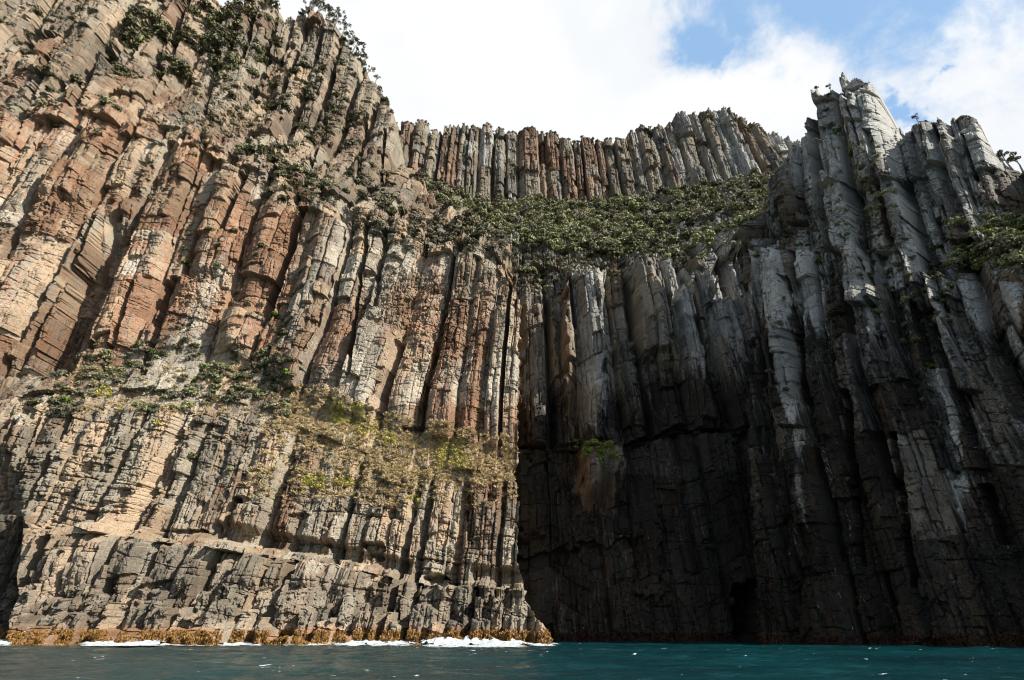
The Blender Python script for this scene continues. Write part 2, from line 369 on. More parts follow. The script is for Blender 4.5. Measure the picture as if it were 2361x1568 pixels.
# ---------------------------------------------------------------- left headland
left = Sheet((0, 150), (0, -1), [
    [(-200, 1489, 0), (0, 1489, 0), (600, 1489, -1), (1000, 1490, -2), (1300, 1490, -2)],
    [(-200, 1460, 4), (0, 1458, 4), (400, 1458, 3), (800, 1458, 2), (1300, 1466, 2)],
    [(-200, 1400, 12), (0, 1395, 11), (400, 1400, 10), (800, 1405, 10), (1230, 1405, 9)],
    [(-200, 1340, 18), (0, 1335, 17), (400, 1352, 14), (700, 1345, 14), (900, 1345, 15), (1205, 1365, 15)],
    [(-200, 1170, 22), (0, 1180, 22), (90, 1240, 19), (250, 1232, 18), (500, 1268, 18), (750, 1300, 19), (1000, 1352, 19), (1200, 1357, 19)],
    [(-200, 1155, 27), (0, 1165, 27), (90, 1222, 25), (250, 1214, 25), (500, 1248, 25), (750, 1282, 25), (1000, 1338, 24), (1200, 1345, 23)],
    [(-200, 960, 29), (0, 950, 29), (100, 940, 30), (300, 945, 33), (500, 965, 34), (640, 985, 34), (700, 1025, 34), (860, 1085, 33), (1000, 1115, 33), (1195, 1118, 32)],
    [(-200, 850, 35), (0, 860, 36), (60, 862, 42), (180, 838, 46), (400, 812, 48), (520, 800, 48), (640, 870, 45), (700, 915, 41), (860, 975, 40), (1000, 1010, 39), (1195, 1037, 38)],
    [(-200, 330, 36), (0, 290, 40), (150, 240, 44), (330, 290, 52), (470, 300, 55), (570, 370, 55), (620, 350, 56), (700, 452, 55), (830, 502, 54), (930, 535, 54), (1000, 565, 53), (1060, 556, 52), (1130, 575, 50), (1195, 642, 49)],
    [(-200, 60, 52), (0, 60, 57), (200, 100, 66), (330, 165, 77), (500, 205, 86), (600, 225, 92), (700, 300, 93), (800, 375, 93), (880, 430, 92), (960, 480, 86), (1060, 520, 75), (1195, 600, 60)],
    [(-200, -280, 66), (0, -230, 72), (300, -170, 88), (540, -90, 98), (640, -35, 104), (690, -5, 106), (730, 35, 106), (775, 65, 106), (800, 110, 106), (845, 170, 106), (868, 205, 106), (890, 245, 106), (905, 285, 106), (925, 385, 106), (1000, 470, 95), (1100, 540, 78), (1195, 622, 65)],
], 2.0)
def seg(k, a, b, f=0.35): return sst(k, a - f, a + f) * (1 - sst(k, b - f, b + f))
cz = []
for (px, py, d) in ((1290, 1489, -2), (1262, 1455, 2), (1228, 1405, 10), (1208, 1362, 15), (1200, 1300, 22), (1196, 1250, 25), (1190, 1118, 32), (1190, 1040, 38), (1196, 900, 42), (1194, 700, 47), (1186, 645, 49)):
    cz.append(left.hit(px, py, d))
cz = sorted(cz, key=lambda a: a[1])
def left_params():
    def tier(k, s, z):
        off = np.where(k < 5.0, 1000., np.where(k < 7.3, 2000., np.where(k < 8.97, 3000., 4000.)))
        sc = np.where(k < 5.0, 0.9, np.where(k < 7.3, 0.8, np.where(k < 8.9, np.interp(s, [-180, -60, -30], [1.5, 1.25, 1.0]), 1.4)))
        return off, sc, np.where(k < 7.3, 0.13, 0.0)
    return dict(w1=8.5, w2=3.3, b1=30, b2=7.5, bed=9.0, jit=5.5, a1=1.7, f1=0.6, a2=1.2, cw=1.3, cd=8.5, vs=1.0, va=1.0, chim=0.62, lean=lambda S: np.interp(S, [-260, -130, -60], [0.10, 0.02, -0.06]), kbig=8.95,
                amp=lambda k, s, z: 1 + .45 * sst(k, 8.9, 9.1) - 0.45 * seg(k, 5.9, 7.2, .2) - 0.5 * seg(k, 7.1, 8, .1), soft=lambda k, s, z: seg(k, 7.05, 7.97, .08), tier=tier,
                rubble=lambda k, s, z: np.clip(seg(k, 8.95, 9.95, .1) * (0.30 + 0.8 * vn(s / 30, z / 25, 5)) + seg(k, .5, 4, .4) * 0.65 + seg(k, 6.95, 7.95, .1) * 0.5 + seg(k, 10, 12, .2) * (0.05 + 0.6 * vn(s / 25, z / 25, 6)) + seg(k, 5, 7, .2) * .12 + seg(k, 8, 9, .1) * 0.5 * sst(vn(s / 28, z / 35, 15), .15, .4) + 0.04, 0, 1),
                horiz=lambda k, s, z: np.clip(seg(k, 5.9, 7.2, .2) * (0.5 + 0.7 * vn(s / 20, z / 14, 9)) + 0.25 * seg(k, 1, 4) + sst(k, 9.7, 10.2) * 0.3 * (s < -100), 0, 1))
def build_left():
    S = axis([(-390, .6), (-200, .42), (-130, .27), (24, .25), (24.01, .6), (60, 1.5)])
    Z = axis([(-5, .25), (60, .26), (200, .38), (470, .62)])
    SS, ZZ = np.meshgrid(S, Z)
    p = left_params()
    D, k, R, rid, ex = rock(left, SS, ZZ, p, 11)
    # face turns back at the seaward corner
    zj = ZZ + 2.2 * vn(ZZ / 5, ZZ * 0, 3) + 3.0 * (hsh(np.floor(ZZ / 11), 0, 8) - .5)
    sc = np.interp(zj, [c[1] for c in cz], [c[0] for c in cz]) + 1.8 * (hsh(np.floor(ZZ / 7), 1, 8) - .5) + 0.9 * vn(ZZ / 2.3, ZZ * 0, 5) + .8 * (hsh(np.floor(ZZ / 2.7), 1, 9) - .5)
    over = np.maximum(SS - sc, 0)
    low = 1.0
    D = D + over * (6.0 * low + 2.0 * (1 - low)) + np.where(over > 0, 0, 0)
    px, py = None, None
    x, y = left.world(SS, D); P = np.stack([x, y, ZZ], -1)
    px, py = project(P)
    # dark cleft and sea cave at the far left foot
    sl_ = SS + (ZZ) * 0.42
    xe = np.interp(py, [850, 1000, 1160, 1300, 1480], [10, 30, 66, 52, 26]) + 10 * vn(ZZ / 6, ZZ * 0, 71)
    cl = sst(xe - px, 0, 60) * sst(py + 45 * vn(SS / 5, ZZ / 30, 72), 1120, 1280); cl0 = sst(xe - px, 0, 140) * sst(py, 880, 960)
    D = D + 13 * cl + 9 * cl0 * (1 - cl)
    D = D + 4.5 * seg(k, 6.0, 6.13, .03) * sst(vn(SS / 9, SS * 0, 66) + .25, 0, .3) * (SS > -105)
    # recessed dark bays among the left columns: (x0,y0,x1,y1,width,depth)
    for (x0, y0, x1, y1, wd, dd) in ((45, 850, 215, 500, 8, 7), (120, 862, 300, 440, 50, 11), (236, 860, 300, 650, 9, 5), (508, 520, 560, 400, 12, 7), (390, 560, 470, 330, 7, 6), (330, 860, 400, 640, 10, 6),
                                     (612, 745, 700, 480, 11, 8), (803, 860, 850, 500, 6, 6), (866, 700, 890, 530, 8, 5), (655, 330, 700, 220, 14, 6), (20, 330, 110, 130, 10, 7), (170, 240, 250, 60, 12, 8), (300, 300, 372, 160, 9, 7), (255, 150, 300, 30, 14, 8), (560, 130, 590, 20, 8, 8), (395, 120, 430, -20, 12, 8), (470, 260, 505, 120, 8, 7), (745, 300, 770, 150, 7, 8), (820, 420, 842, 280, 6, 8), (875, 420, 885, 300, 5, 8), (700, 430, 730, 330, 7, 6), (615, 120, 640, 30, 6, 7), (60, 120, 120, -10, 14, 8)):
        t = np.clip((py - y0) / (y1 - y0), 0, 1); cx = x0 + (x1 - x0) * t
        m = sst(wd - abs(px - cx - 4 * vn(py / 30, px * 0, 77)), 0, 3) * (py < y0 + 5) * (py > y1 - 5)
        D = D + dd * m * (1 if wd < 30 else sst(py - y1, 0, 150))
    # dark overhang hollows
    for (hx, hy, hw, hh, dd) in ((330, 60, 34, 16, 10), (245, 120, 18, 22, 9), (420, 190, 22, 14, 8), (110, 80, 24, 10, 8), (1010, 1338, 34, 16, 7), (860, 1270, 26, 22, 5), (560, 1150, 16, 12, 4), (905, 1185, 14, 12, 3), (960, 990, 40, 9, 6), (300, 95, 26, 20, 6),
                                 (135, 200, 16, 18, 6), (760, 1255, 18, 14, 4), (430, 1225, 60, 6, 3), (690, 1190, 22, 10, 3), (1085, 1200, 10, 60, 4), (60, 950, 20, 12, 3)):
        m = sst(1 - np.hypot((px - hx) / hw, (py - hy) / hh) + 0.4 * vn(px / 9, py / 9, 4), 0, .3)
        D = D + dd * m
    x, y = left.world(SS, D); x = x - over * 1.75 * low; P = np.stack([x, y, ZZ], -1)
    px, py = project(P)
    top = left.top(SS)
    keep = (ZZ < top + 12) & (px > -420) & (px < 1500) & (py > -420) & (py < 1700)
    used, F = grid_faces(*SS.shape, keep)
    orange = np.clip(0.36 + 0.4 * vn(SS / 22, ZZ / 60, 33) + 0.2 * seg(k, 8, 9, .2) - 0.5 * seg(k, 1, 5.2, .4) - 0.2 * seg(k, 5.5, 7, .4) + 1.0 * sst(5 - ZZ, 0, 1.5), -0.3, 1)
    dark = np.clip(0.04 + 0.12 * sst(4.3 - k, 0, 3.5) + 0.30 * sst(-px, -190, 60) * (py > 820) - .3 * sst(5 - ZZ, 0, 2) + 0.4 * cl, 0, 1)  # shade of the cleft and far left edge put into the colour
    bay_shade = sst(52 - abs(px - (130 + (860 - py) * .45 + 10)), 0, 30) * (py > 560) * (py < 870)  # shadow of the slanted bay, painted as darker rock
    dark = np.clip(dark + 0.22 * bay_shade, 0, 1)
    pale = np.clip(0.25 + 0.5 * vn(SS / 20, ZZ / 30, 44) + 0.25 * seg(k, 8, 9) * (px > 640) - .25 * sst(k, 8.9, 9.2), 0, 1)
    soil = np.clip(0.62 * seg(k, 7, 8, .12) + 0.22 * seg(k, 9.0, 10, .1) + 0.16 * seg(k, 10, 12) - 0.05 + 0.3 * sst(px, 1090, 1160) * seg(k, 9, 12, .1) + .2 * seg(k, 6.7, 7.1) - .3 * sst(660 - px, 0, 60) * seg(k, 6.5, 8), 0, 1)
    orange = np.clip(orange + .45 * (ex['a'] - .5) + .45 * (ex['b'] - .5) + .22 * seg(k, 8, 9, .1) * sst(px, 180, 320) * sst(900 - px, 0, 200) + .08, -.4, .95); pale = np.clip(pale - .12 + .3 * (ex['c'] - .5) + .4 * (ex['b'] - .5), 0, .9); dark = np.clip(dark + .16 * (ex['a'] > .85) + .12 * sst(k, 8.95, 9.1), 0, 1)
    basef = np.clip(0.45 * sst(k, 8.95, 9.2) * (.7 + .8 * vn(SS / 25, ZZ / 25, 18)) + 0.70 * sst(5.3 - k, 0, 1.0) * (0.7 + .5 * vn(SS / 12, ZZ / 8, 19)) * sst(ZZ, 3.5, 6) + 0.0 * k, 0, .9)
    V = P.reshape(-1, 3)[used]
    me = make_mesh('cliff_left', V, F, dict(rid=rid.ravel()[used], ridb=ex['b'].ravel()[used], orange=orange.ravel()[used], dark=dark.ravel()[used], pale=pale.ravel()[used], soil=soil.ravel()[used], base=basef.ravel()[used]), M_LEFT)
    link('cliff_left', me, 'sunlit tan and orange columnar cliff with a dry grass ledge above the sea', 'cliff', kind='structure')
    return dict(P=P, k=k, px=px, py=py, R=R, keep=keep)
GL = build_left()

# ---------------------------------------------------------------- cove wall and the upper wall behind it
back = Sheet((0, 240), (0, -1), [
    [(700, 1474, 0), (1200, 1474, 0), (1800, 1474, 0), (2200, 1474, 0)],
    [(700, 1290, 3), (1200, 1268, 3), (1300, 1285, 3), (1450, 1240, 5), (1560, 1245, 4), (1800, 1300, 3), (2200, 1300, 3)],
    [(700, 1040, 7), (1195, 1042, 7), (1330, 1040, 6), (1430, 1044, 7), (1550, 1002, 7), (1760, 1000, 4), (2200, 1000, 0)],
    [(700, 1028, 12), (1195, 1030, 12), (1330, 1028, 12), (1430, 1030, 12), (1550, 990, 12), (1760, 988, 8), (2200, 988, 4)],
    [(700, 620, 16), (1100, 620, 16), (1195, 672, 18), (1290, 680, 18), (1380, 655, 18), (1480, 610, 18), (1560, 622, 18), (1640, 590, 18), (1700, 560, 18), (1760, 520, 20), (2000, 450, 20)],
    [(700, 540, 38), (1100, 545, 38), (1200, 568, 38), (1300, 580, 36), (1400, 596, 32), (1480, 588, 30), (1560, 604, 28), (1640, 572, 28), (1700, 545, 28), (1760, 505, 30), (2000, 430, 32)],
    [(700, 380, 140), (930, 410, 140), (1000, 430, 140), (1110, 472, 145), (1330, 484, 150), (1500, 464, 150), (1600, 449, 148), (1700, 428, 145), (1790, 415, 140), (1850, 390, 135), (2000, 380, 130)],
    [(700, 292, 150), (905, 292, 150), (940, 296, 150), (960, 286, 150), (984, 283, 150), (994, 312, 152), (1020, 305, 155), (1060, 298, 155), (1110, 300, 155), (1150, 300, 156), (1170, 312, 157), (1230, 312, 158), (1290, 318, 160), (1300, 330, 160),
     (1390, 330, 160), (1440, 322, 160), (1470, 305, 160), (1500, 300, 160), (1526, 305, 160), (1545, 285, 160), (1575, 264, 159), (1600, 240, 158), (1606, 222, 158), (1645, 212, 158), (1655, 228, 158), (1668, 244, 158), (1695, 274, 157), (1740, 300, 155), (1790, 322, 152), (1850, 338, 150), (2000, 350, 148)],
], 2.0)
M_px = {}
def build_back():
    S = axis([(-170, .9), (-12, .6), (-10, .38), (115, .38), (120, .7), (340, .8)])
    Z = axis([(-5, .4), (190, .5), (360, .75), (530, .75)])
    SS, ZZ = np.meshgrid(S, Z)
    p = dict(tier=lambda k, s, z: (np.where(k < 3, 500., np.where(k < 5.5, 1500., 2500.)), np.where(k < 5.5, 1.0, 0.85), 0.0), qs=lambda k: np.where(k > 6.9, 0.5, 1.0), qz=lambda k: np.where(k > 7.4, 0.5, 1.0), wob=.5, w1=16, w2=6.0, b1=38, b2=13, bed=17, jit=6, a1=2.0, f1=0.8, a2=1.9, cw=1.6, cd=8.0, vs=1.7, va=1.35, chim=0.32, lean=0.0, amp=lambda k, s, z: np.where(k < 3.5, 0.30, np.where(k > 6.9, .85, 1.0)),
             rubble=lambda k, s, z: np.clip(seg(k, 5.0, 6.6, .2) * 0.9 + 0.35 * seg(k, 0, 4, .2) * (vn(s / 30, z / 30, 2) > .2) + 0.05, 0, 1),
             horiz=lambda k, s, z: np.clip(seg(k, 5, 6, .2) * .4 + 0.25 * seg(k, 2, 3.5) * (s < 12), 0, 1))
    D, k, R, rid, ex = rock(back, SS, ZZ, p, 202)
    lowk = 1 - sst(k, 3.5, 4.2)
    # overall bay: cove wall bows in to a cavern at its right end
    D = D + lowk * 0
    x, y = back.world(SS, D); P = np.stack([x, y, ZZ], -1); px, py = project(P)
    for (hx, yt, yb, hw, fade, dd) in ((1342, 655, 1010, 50, 120, 15), (1378, 1036, 1200, 56, 130, 19), (1500, 610, 900, 44, 150, 8), (1595, 640, 960, 34, 150, 6)):
        ex_ = abs(px - hx + 8 * vn(py / 50, px / 50, 16)) / hw; yw = py + 10 * vn(px / 14, py / 30, 17)
        D = D - dd * sst(1 - ex_ + .15 * vn(px / 9, py / 16, 18), 0, .22) * sst(yw, yt - 6, yt + 4) * sst(yb + 18 * vn(px / 11, px * 0, 19) - yw, 0, fade) * sst(yw, 500, 600)
    # buttress lit by the sun, cave recesses
    for (hx, hy, hw, hh, dd) in ((1225, 1150, 34, 90, -4), (1722, 1405, 34, 75, 16), (1240, 850, 36, 150, -3), (1500, 720, 45, 110, -4),
                                 (1250, 1292, 70, 20, 5), (1400, 1262, 80, 14, 4), (1495, 1290, 30, 85, -3), (1700, 620, 50, 60, 10)):
        wy = 14 * vn(px / 40, py / 60, 14) + 5 * vn(px / 11, py / 30, 15) + .12 * (px - hx) * (dd > 0); m = sst(1 - np.maximum(abs(px - hx + 7 * vn(px / 20, py / 20, 16)) / hw, abs(py - hy + wy) / hh) + 0.22 * vn(px / 12, py / 12, 4), 0, .16)
        D = D + dd * m
    x, y = back.world(SS, D); P = np.stack([x, y, ZZ], -1); px, py = project(P)
    top = back.top(SS)
    keep = (ZZ < top + 14) & (px > 780) & (px < 2150) & (py > 100) & (py < 1600)
    used, F = grid_faces(*SS.shape, keep)
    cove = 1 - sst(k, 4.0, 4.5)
    dk = 0.52 + 0.32 * sst(py + 100 * vn(SS / 4, ZZ / 120, 66), 640, 860) + 0.1 * vn(SS / 15, ZZ / 60, 3)  # stained rock, with the cove's shade painted in, deepening downwards
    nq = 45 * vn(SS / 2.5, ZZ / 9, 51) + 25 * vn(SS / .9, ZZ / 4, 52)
    lit = np.maximum.reduce([sst(66 - abs(px - 1345 + .3 * nq), 0, 40) * sst(1010 - py + nq, -20, 60), 0.8 * sst(62 - abs(px - 1380 + .3 * nq), 0, 30) * sst(py, 1020, 1040) * sst(1170 - py + nq, -40, 90), sst(50 - abs(px - 1505), 0, 30) * sst(800 - py, 0, 150), 0.9 * sst(700 - py, 0, 60), 0.45 * sst(35 - abs(px - 1235), 0, 20) * sst(1010 - py + nq, 0, 60)])  # sunlit patches painted by thinning the dark colour
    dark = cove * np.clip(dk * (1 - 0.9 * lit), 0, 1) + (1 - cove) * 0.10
    pale = np.clip(0.12 + 0.5 * vn(SS / 14, ZZ / 90, 44) - .2 * cove * sst(70 - abs(px - 1350), 0, 30) + cove * 0.22 * sst(710 - py, 0, 120) + (1 - cove) * 0.40 * sst(px, 1350, 1600) + .08 * (1 - cove), 0, 1)
    orange = np.clip(0.40 + 0.6 * vn(SS / 16, ZZ / 120, 34) - 0.5 * (1 - cove) * sst(px, 1500, 1560) * sst(1720 - px, 0, 40) + 0.32 * (1 - cove) * (k > 6.9), -0.4, 1)
    soil = np.clip(0.75 * seg(k, 5.0, 7.0, .12), 0, 1)
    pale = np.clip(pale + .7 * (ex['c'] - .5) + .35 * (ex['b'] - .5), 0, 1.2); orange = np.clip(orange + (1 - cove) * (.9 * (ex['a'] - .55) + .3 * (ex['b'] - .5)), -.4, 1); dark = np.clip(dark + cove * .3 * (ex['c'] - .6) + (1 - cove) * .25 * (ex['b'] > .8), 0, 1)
    V = P.reshape(-1, 3)
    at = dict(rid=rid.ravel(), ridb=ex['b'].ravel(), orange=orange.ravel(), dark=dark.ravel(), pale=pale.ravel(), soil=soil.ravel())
    # two objects: the wall of the cove, and the bush slope with the upper wall
    kf = k.ravel()
    full = np.arange(SS.size)
    Fg = used[F]
    up = kf[Fg].mean(1) > 4.9
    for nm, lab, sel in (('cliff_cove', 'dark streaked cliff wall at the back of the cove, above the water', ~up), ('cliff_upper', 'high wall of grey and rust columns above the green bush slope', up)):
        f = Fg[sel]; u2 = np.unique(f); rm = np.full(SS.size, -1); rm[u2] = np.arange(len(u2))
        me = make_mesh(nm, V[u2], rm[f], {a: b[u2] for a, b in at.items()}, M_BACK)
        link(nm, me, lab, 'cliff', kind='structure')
    return dict(P=P, k=k, px=px, py=py, R=R, keep=keep)
GB = build_back()

# ---------------------------------------------------------------- right cliff with the pinnacles
right = Sheet((82, 200), (-0.82, -0.57), [
    [(1700, 1482, 0), (1760, 1482, 0), (2361, 1496, 0), (2700, 1500, 0)],
    [(1700, 1240, 3), (2000, 1240, 3), (2361, 1240, 4), (2700, 1240, 4)],
    [(1700, 1000, 12), (1900, 1000, 12), (2361, 1000, 12), (2700, 1000, 12)],
    [(1680, 760, 26), (1900, 760, 24), (2150, 760, 24), (2361, 760, 24), (2700, 760, 24)],
    [(1690, 600, 36), (1900, 590, 32), (2050, 600, 34), (2200, 600, 36), (2361, 600, 32), (2700, 600, 32)],
    [(1690, 560, 40), (1760, 545, 38), (1800, 470, 42), (1890, 430, 42), (1950, 410, 44), (2010, 380, 44), (2100, 390, 42), (2180, 540, 42), (2361, 560, 46), (2700, 560, 46)],
    [(1690, 555, 46), (1755, 530, 46), (1788, 440, 52), (1838, 345, 52), (1868, 330, 52), (1874, 300, 56), (1880, 262, 56), (1884, 226, 56), (1900, 222, 56), (1908, 236, 56), (1925, 236, 56), (1930, 200, 56), (1938, 174, 56), (1950, 172, 56), (1960, 190, 56), (1974, 206, 56), (1980, 190, 56), (1998, 192, 56), (2006, 200, 56), (2012, 194, 56), (2022, 206, 56), (2036, 238, 56), (2052, 275, 56), (2062, 298, 56), (2072, 290, 56), (2082, 310, 56), (2092, 318, 56), (2107, 308, 54), (2127, 287, 54), (2161, 272, 54), (2186, 292, 54), (2196, 296, 54), (2208, 282, 54), (2241, 277, 54), (2262, 287, 54), (2280, 320, 54), (2300, 354, 54), (2320, 388, 54), (2345, 398, 54), (2370, 392, 54), (2450, 380, 54), (2700, 380, 54)],
], 2.0, 0.09)
def build_right():
    S = axis([(-75, .5), (-40, .32), (110, .30), (140, .6), (290, 1.2)])
    Z = axis([(-5, .3), (120, .32), (300, .42)])
    SS, ZZ = np.meshgrid(S, Z)
    p = dict(tier=lambda k, s, z: (np.where(k < 5.0, 500., 1500.), 1.08, 0.0), wob=.4, w1=12.0, w2=4.2, b1=30, b2=9, bed=14, jit=1.5, qs=lambda k: np.where(k > 6.0, 0.0, .35), qz=lambda k: np.where(k > 6.0, 0.0, 1.0), a1=2.4, f1=0.85, a2=1.8, cw=1.5, cd=8.0, vs=1.1, va=1.75, chim=0.55, lean=0.0, amp=lambda k, s, z: 0.55 + 0.45 * sst(z, 30, 90),
             rubble=lambda k, s, z: np.clip(seg(k, 5.0, 5.8, .2) * .35 * (0.5 + vn(s / 15, z / 15, 8)) + 0.02, 0, 1),
             horiz=lambda k, s, z: np.clip(0.1 + 0.25 * vn(s / 25, z / 30, 3), 0, 1))
    D, k, R, rid, ex = rock(right, SS, ZZ, p, 303)
    ce = sorted([right.hit(*q) for q in ((1752, 1482, 0), (1754, 1240, 3), (1756, 1000, 12), (1750, 880, 18), (1746, 760, 26), (1738, 600, 36), (1745, 550, 44), (1790, 440, 48), (1840, 345, 52))], key=lambda a: a[1])
    sl_ = np.interp(ZZ + 3 * (hsh(np.floor(ZZ / 13), 0, 8) - .5), [c[1] for c in ce], [c[0] for c in ce]) + 1.2 * (hsh(np.floor(ZZ / 9), 1, 8) - .5)
    over = np.maximum(sl_ - SS, 0); D = D + over * 5
    fold = -0.13 * 5 * ex['over']
    x, y = right.world(SS + fold + right.lz(ZZ), D); P = np.stack([x, y, ZZ], -1); px, py = project(P)
    for (x0, y0, x1, y1, wd, dd) in ((1975, 330, 1945, 215, 4, 6), (2060, 560, 1995, 300, 10, 5), (2160, 640, 2085, 420, 16, 9), (2255, 420, 2218, 312, 6, 6), (2200, 1100, 2110, 700, 14, 5),
                                     (1990, 1300, 1950, 900, 10, 5), (2110, 1350, 2060, 1000, 9, 5), (2320, 1250, 2270, 1120, 16, 8), (1850, 820, 1810, 640, 9, 5), (1905, 800, 1880, 600, 6, 4)):
        t = np.clip((py - y0) / (y1 - y0), 0, 1); cx = x0 + (x1 - x0) * t
        m = sst(wd - abs(px - cx - 4 * vn(py / 30, px * 0, 77)), 0, 3) * (py < y0 + 5) * (py > y1 - 5)
        D = D + dd * m
    for (x0, y0, x1, y1, wd, dd) in ((1830, 980, 1760, 560, 34, 5), (1990, 700, 1925, 420, 34, 6), (2150, 720, 2030, 360, 30, 4), (2240, 560, 2150, 300, 44, 6), (2300, 560, 2240, 310, 30, 3), (2240, 900, 2160, 640, 30, 5)):
        t = np.clip((py - y0) / (y1 - y0), 0, 1); cx = x0 + (x1 - x0) * t
        m = sst(wd - abs(px - cx - 5 * vn(py / 40, px * 0, 78)), 0, 9) * (py < y0 + 5) * sst(py - y1 + 6 * vn(px / 12, py * 0, 7), -3, 3)
        D = D - dd * m
    x, y = right.world(SS + fold + right.lz(ZZ), D); P = np.stack([x, y, ZZ], -1); px, py = project(P)
    top = right.top(SS)
    keep = (ZZ < top + 6) & (px > 1500) & (px < 5000) & (py > -100) & (py < 1700)
    used, F = grid_faces(*SS.shape, keep)
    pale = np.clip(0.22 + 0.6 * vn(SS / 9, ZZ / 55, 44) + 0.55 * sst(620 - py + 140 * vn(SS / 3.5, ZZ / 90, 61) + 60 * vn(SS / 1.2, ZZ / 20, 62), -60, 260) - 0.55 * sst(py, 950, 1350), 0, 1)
    wh = np.zeros(SS.shape)
    for (x0, y0, x1, y1, wd) in ((1830, 960, 1762, 560, 34), (1990, 760, 1925, 420, 36), (1890, 800, 1850, 540, 22), (2290, 800, 2230, 640, 26), (1850, 1300, 1835, 1000, 14), (2230, 1250, 2160, 860, 22), (2361, 850, 2330, 660, 26)):
        t = np.clip((py - y0) / (y1 - y0), 0, 1); cx = x0 + (x1 - x0) * t
        wh = np.maximum(wh, sst(wd - abs(px - cx) + 12 * vn(SS / 2, ZZ / 14, 64), -8, 12) * sst(y0 - py + 90 * vn(SS / 1.5, ZZ / 25, 63), -20, 120) * (py > y1 - 10))
    pale = np.clip(pale + 0.8 * wh, 0, 1.2)
    dark = np.clip(0.02 + 0.66 * sst(py + 150 * vn(SS / 3.0, ZZ / 80, 65), 470, 800) - 0.50 * wh + 0.25 * vn(SS / 10, ZZ / 60, 45) * sst(py, 500, 700) + 0.2 * sst(py, 1000, 1300), 0, 1)  # falloff of light down the wall, put into the rock colour
    orange = np.clip(0.35 + 0.6 * vn(SS / 9, ZZ / 40, 36), -0.3, 1)
    pale = np.clip(pale + .6 * (ex['c'] - .5) + .5 * (ex['b'] - .5), 0, 1.2); dark = np.clip(dark + .45 * (ex['a'] - .45) * sst(py, 250, 500) + .25 * (ex['b'] - .5), 0, 1); orange = np.clip(orange + .6 * (ex['a'] - .5), -.3, 1)
    soil = np.clip(0.4 * seg(k, 5.0, 5.9, .15), 0, 1)
    V = P.reshape(-1, 3)[used]
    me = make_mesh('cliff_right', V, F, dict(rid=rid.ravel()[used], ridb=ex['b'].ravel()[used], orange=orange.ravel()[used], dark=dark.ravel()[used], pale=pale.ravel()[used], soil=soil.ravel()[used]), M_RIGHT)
    link('cliff_right', me, 'shaded grey cliff with jagged pinnacles at the right side of the cove', 'cliff', kind='structure')
    return dict(P=P, k=k, px=px, py=py, R=R, keep=keep)
GR = build_right()

# ---------------------------------------------------------------- sea
def build_sea():
    m, t = mat('sea_water')
    co = t.node('ShaderNodeTexCoord').outputs['Object']
    n1 = t.noise(co, 0.05, 4, 0.5); n2 = t.noise(t.scaled(co, (0.5, 1, 1)), 0.8, 8, 0.65); n3 = t.noise(co, 4.0, 5, 0.6)
    col = t.mix(t.ramp(n1, 0.35, 0.65), (0.002, 0.022, 0.027, 1), (0.003, 0.036, 0.041, 1))
    fl = t.ramp(t.math('ADD', n2, t.math('MULTIPLY', n3, 0.18)), 0.76, 0.80)
    col = t.mix(fl, col, (0.7, 0.8, 0.8, 1))
    h = t.math('ADD', n2, t.math('MULTIPLY', n3, 0.25))
    b = finish(t, col, t.math('ADD', 0.10, t.math('MULTIPLY', fl, 0.5)), h, 0.75, 0.42, 0.45)
    b.inputs['IOR'].default_value = 1.33
    Y = axis([(-20, 4), (25, .5), (60, .28), (180, .5), (250, .8), (330, 6)]); X = axis([(-400, 6), (-150, .7), (-60, .5), (90, .5), (160, .7), (400, 6)])
    XX, YY = np.meshgrid(X, Y)
    Zw = 0.20 * vn(XX / 9 + YY / 40, YY / 5, 1) + 0.16 * vn(XX / 3.1, YY / 2.0 + XX / 9, 2) + 0.08 * vn(XX / 1.3, YY / .9, 3) + 0.20 * vn(XX / 30, YY / 17, 4)
    Zw = Zw * sst(YY, -10, 20)
    P = np.stack([XX, YY, Zw], -1); used, F = grid_faces(*XX.shape, np.ones(XX.shape, bool))
    me = make_mesh('sea', P.reshape(-1, 3)[used], F, None, m, True)
    link('sea', me, 'choppy teal sea filling the foreground below the cliffs', 'sea', kind='structure')
    # open sea behind and beside the cove, and the bed under everything, out to the horizon
    me = bpy.data.meshes.new('open_sea'); R_ = 9000
    me.from_pydata([(-R_, -R_, -1.0), (R_, -R_, -1.0), (R_, R_, -1.0), (-R_, R_, -1.0)], [], [(0, 1, 2, 3)]); me.materials.append(m)
    link('open_sea', me, 'flat open teal water reaching to the horizon around the bay', 'sea', kind='structure')
build_sea()

# ---------------------------------------------------------------- plants
RNG = np.random.default_rng(5)
def leaf_mat(name, c1, c2, rough=0.7):
    m, t = mat(name)
    co = t.node('ShaderNodeTexCoord').outputs['Object']
    inf = t.node('ShaderNodeObjectInfo').outputs['Random']
    n = t.noise(co, 1.1, 3, 0.6)
    a = t.attr('lv')
    c = t.mix(t.ramp(t.math('ADD', t.math('MULTIPLY', n, 0.6), t.math('ADD', t.math('MULTIPLY', a, 0.5), t.math('MULTIPLY', inf, 0.3))), 0.4, 0.95), c1, c2)
    finish(t, c, rough, spec=0.25)
    return m
M_DARK = leaf_mat('leaf_dark', (0.050, 0.053, 0.024, 1), (0.20, 0.19, 0.09, 1))
M_GREEN = leaf_mat('leaf_green', (0.085, 0.095, 0.040, 1), (0.38, 0.38, 0.19, 1))
M_GREY = leaf_mat('leaf_grey', (0.080, 0.073, 0.048, 1), (0.30, 0.27, 0.18, 1))
M_BRIGHT = leaf_mat('leaf_bright', (0.06, 0.10, 0.012, 1), (0.22, 0.27, 0.05, 1))
M_STRAW = leaf_mat('dry_grass', (0.33, 0.24, 0.11, 1), (0.66, 0.53, 0.30, 1))
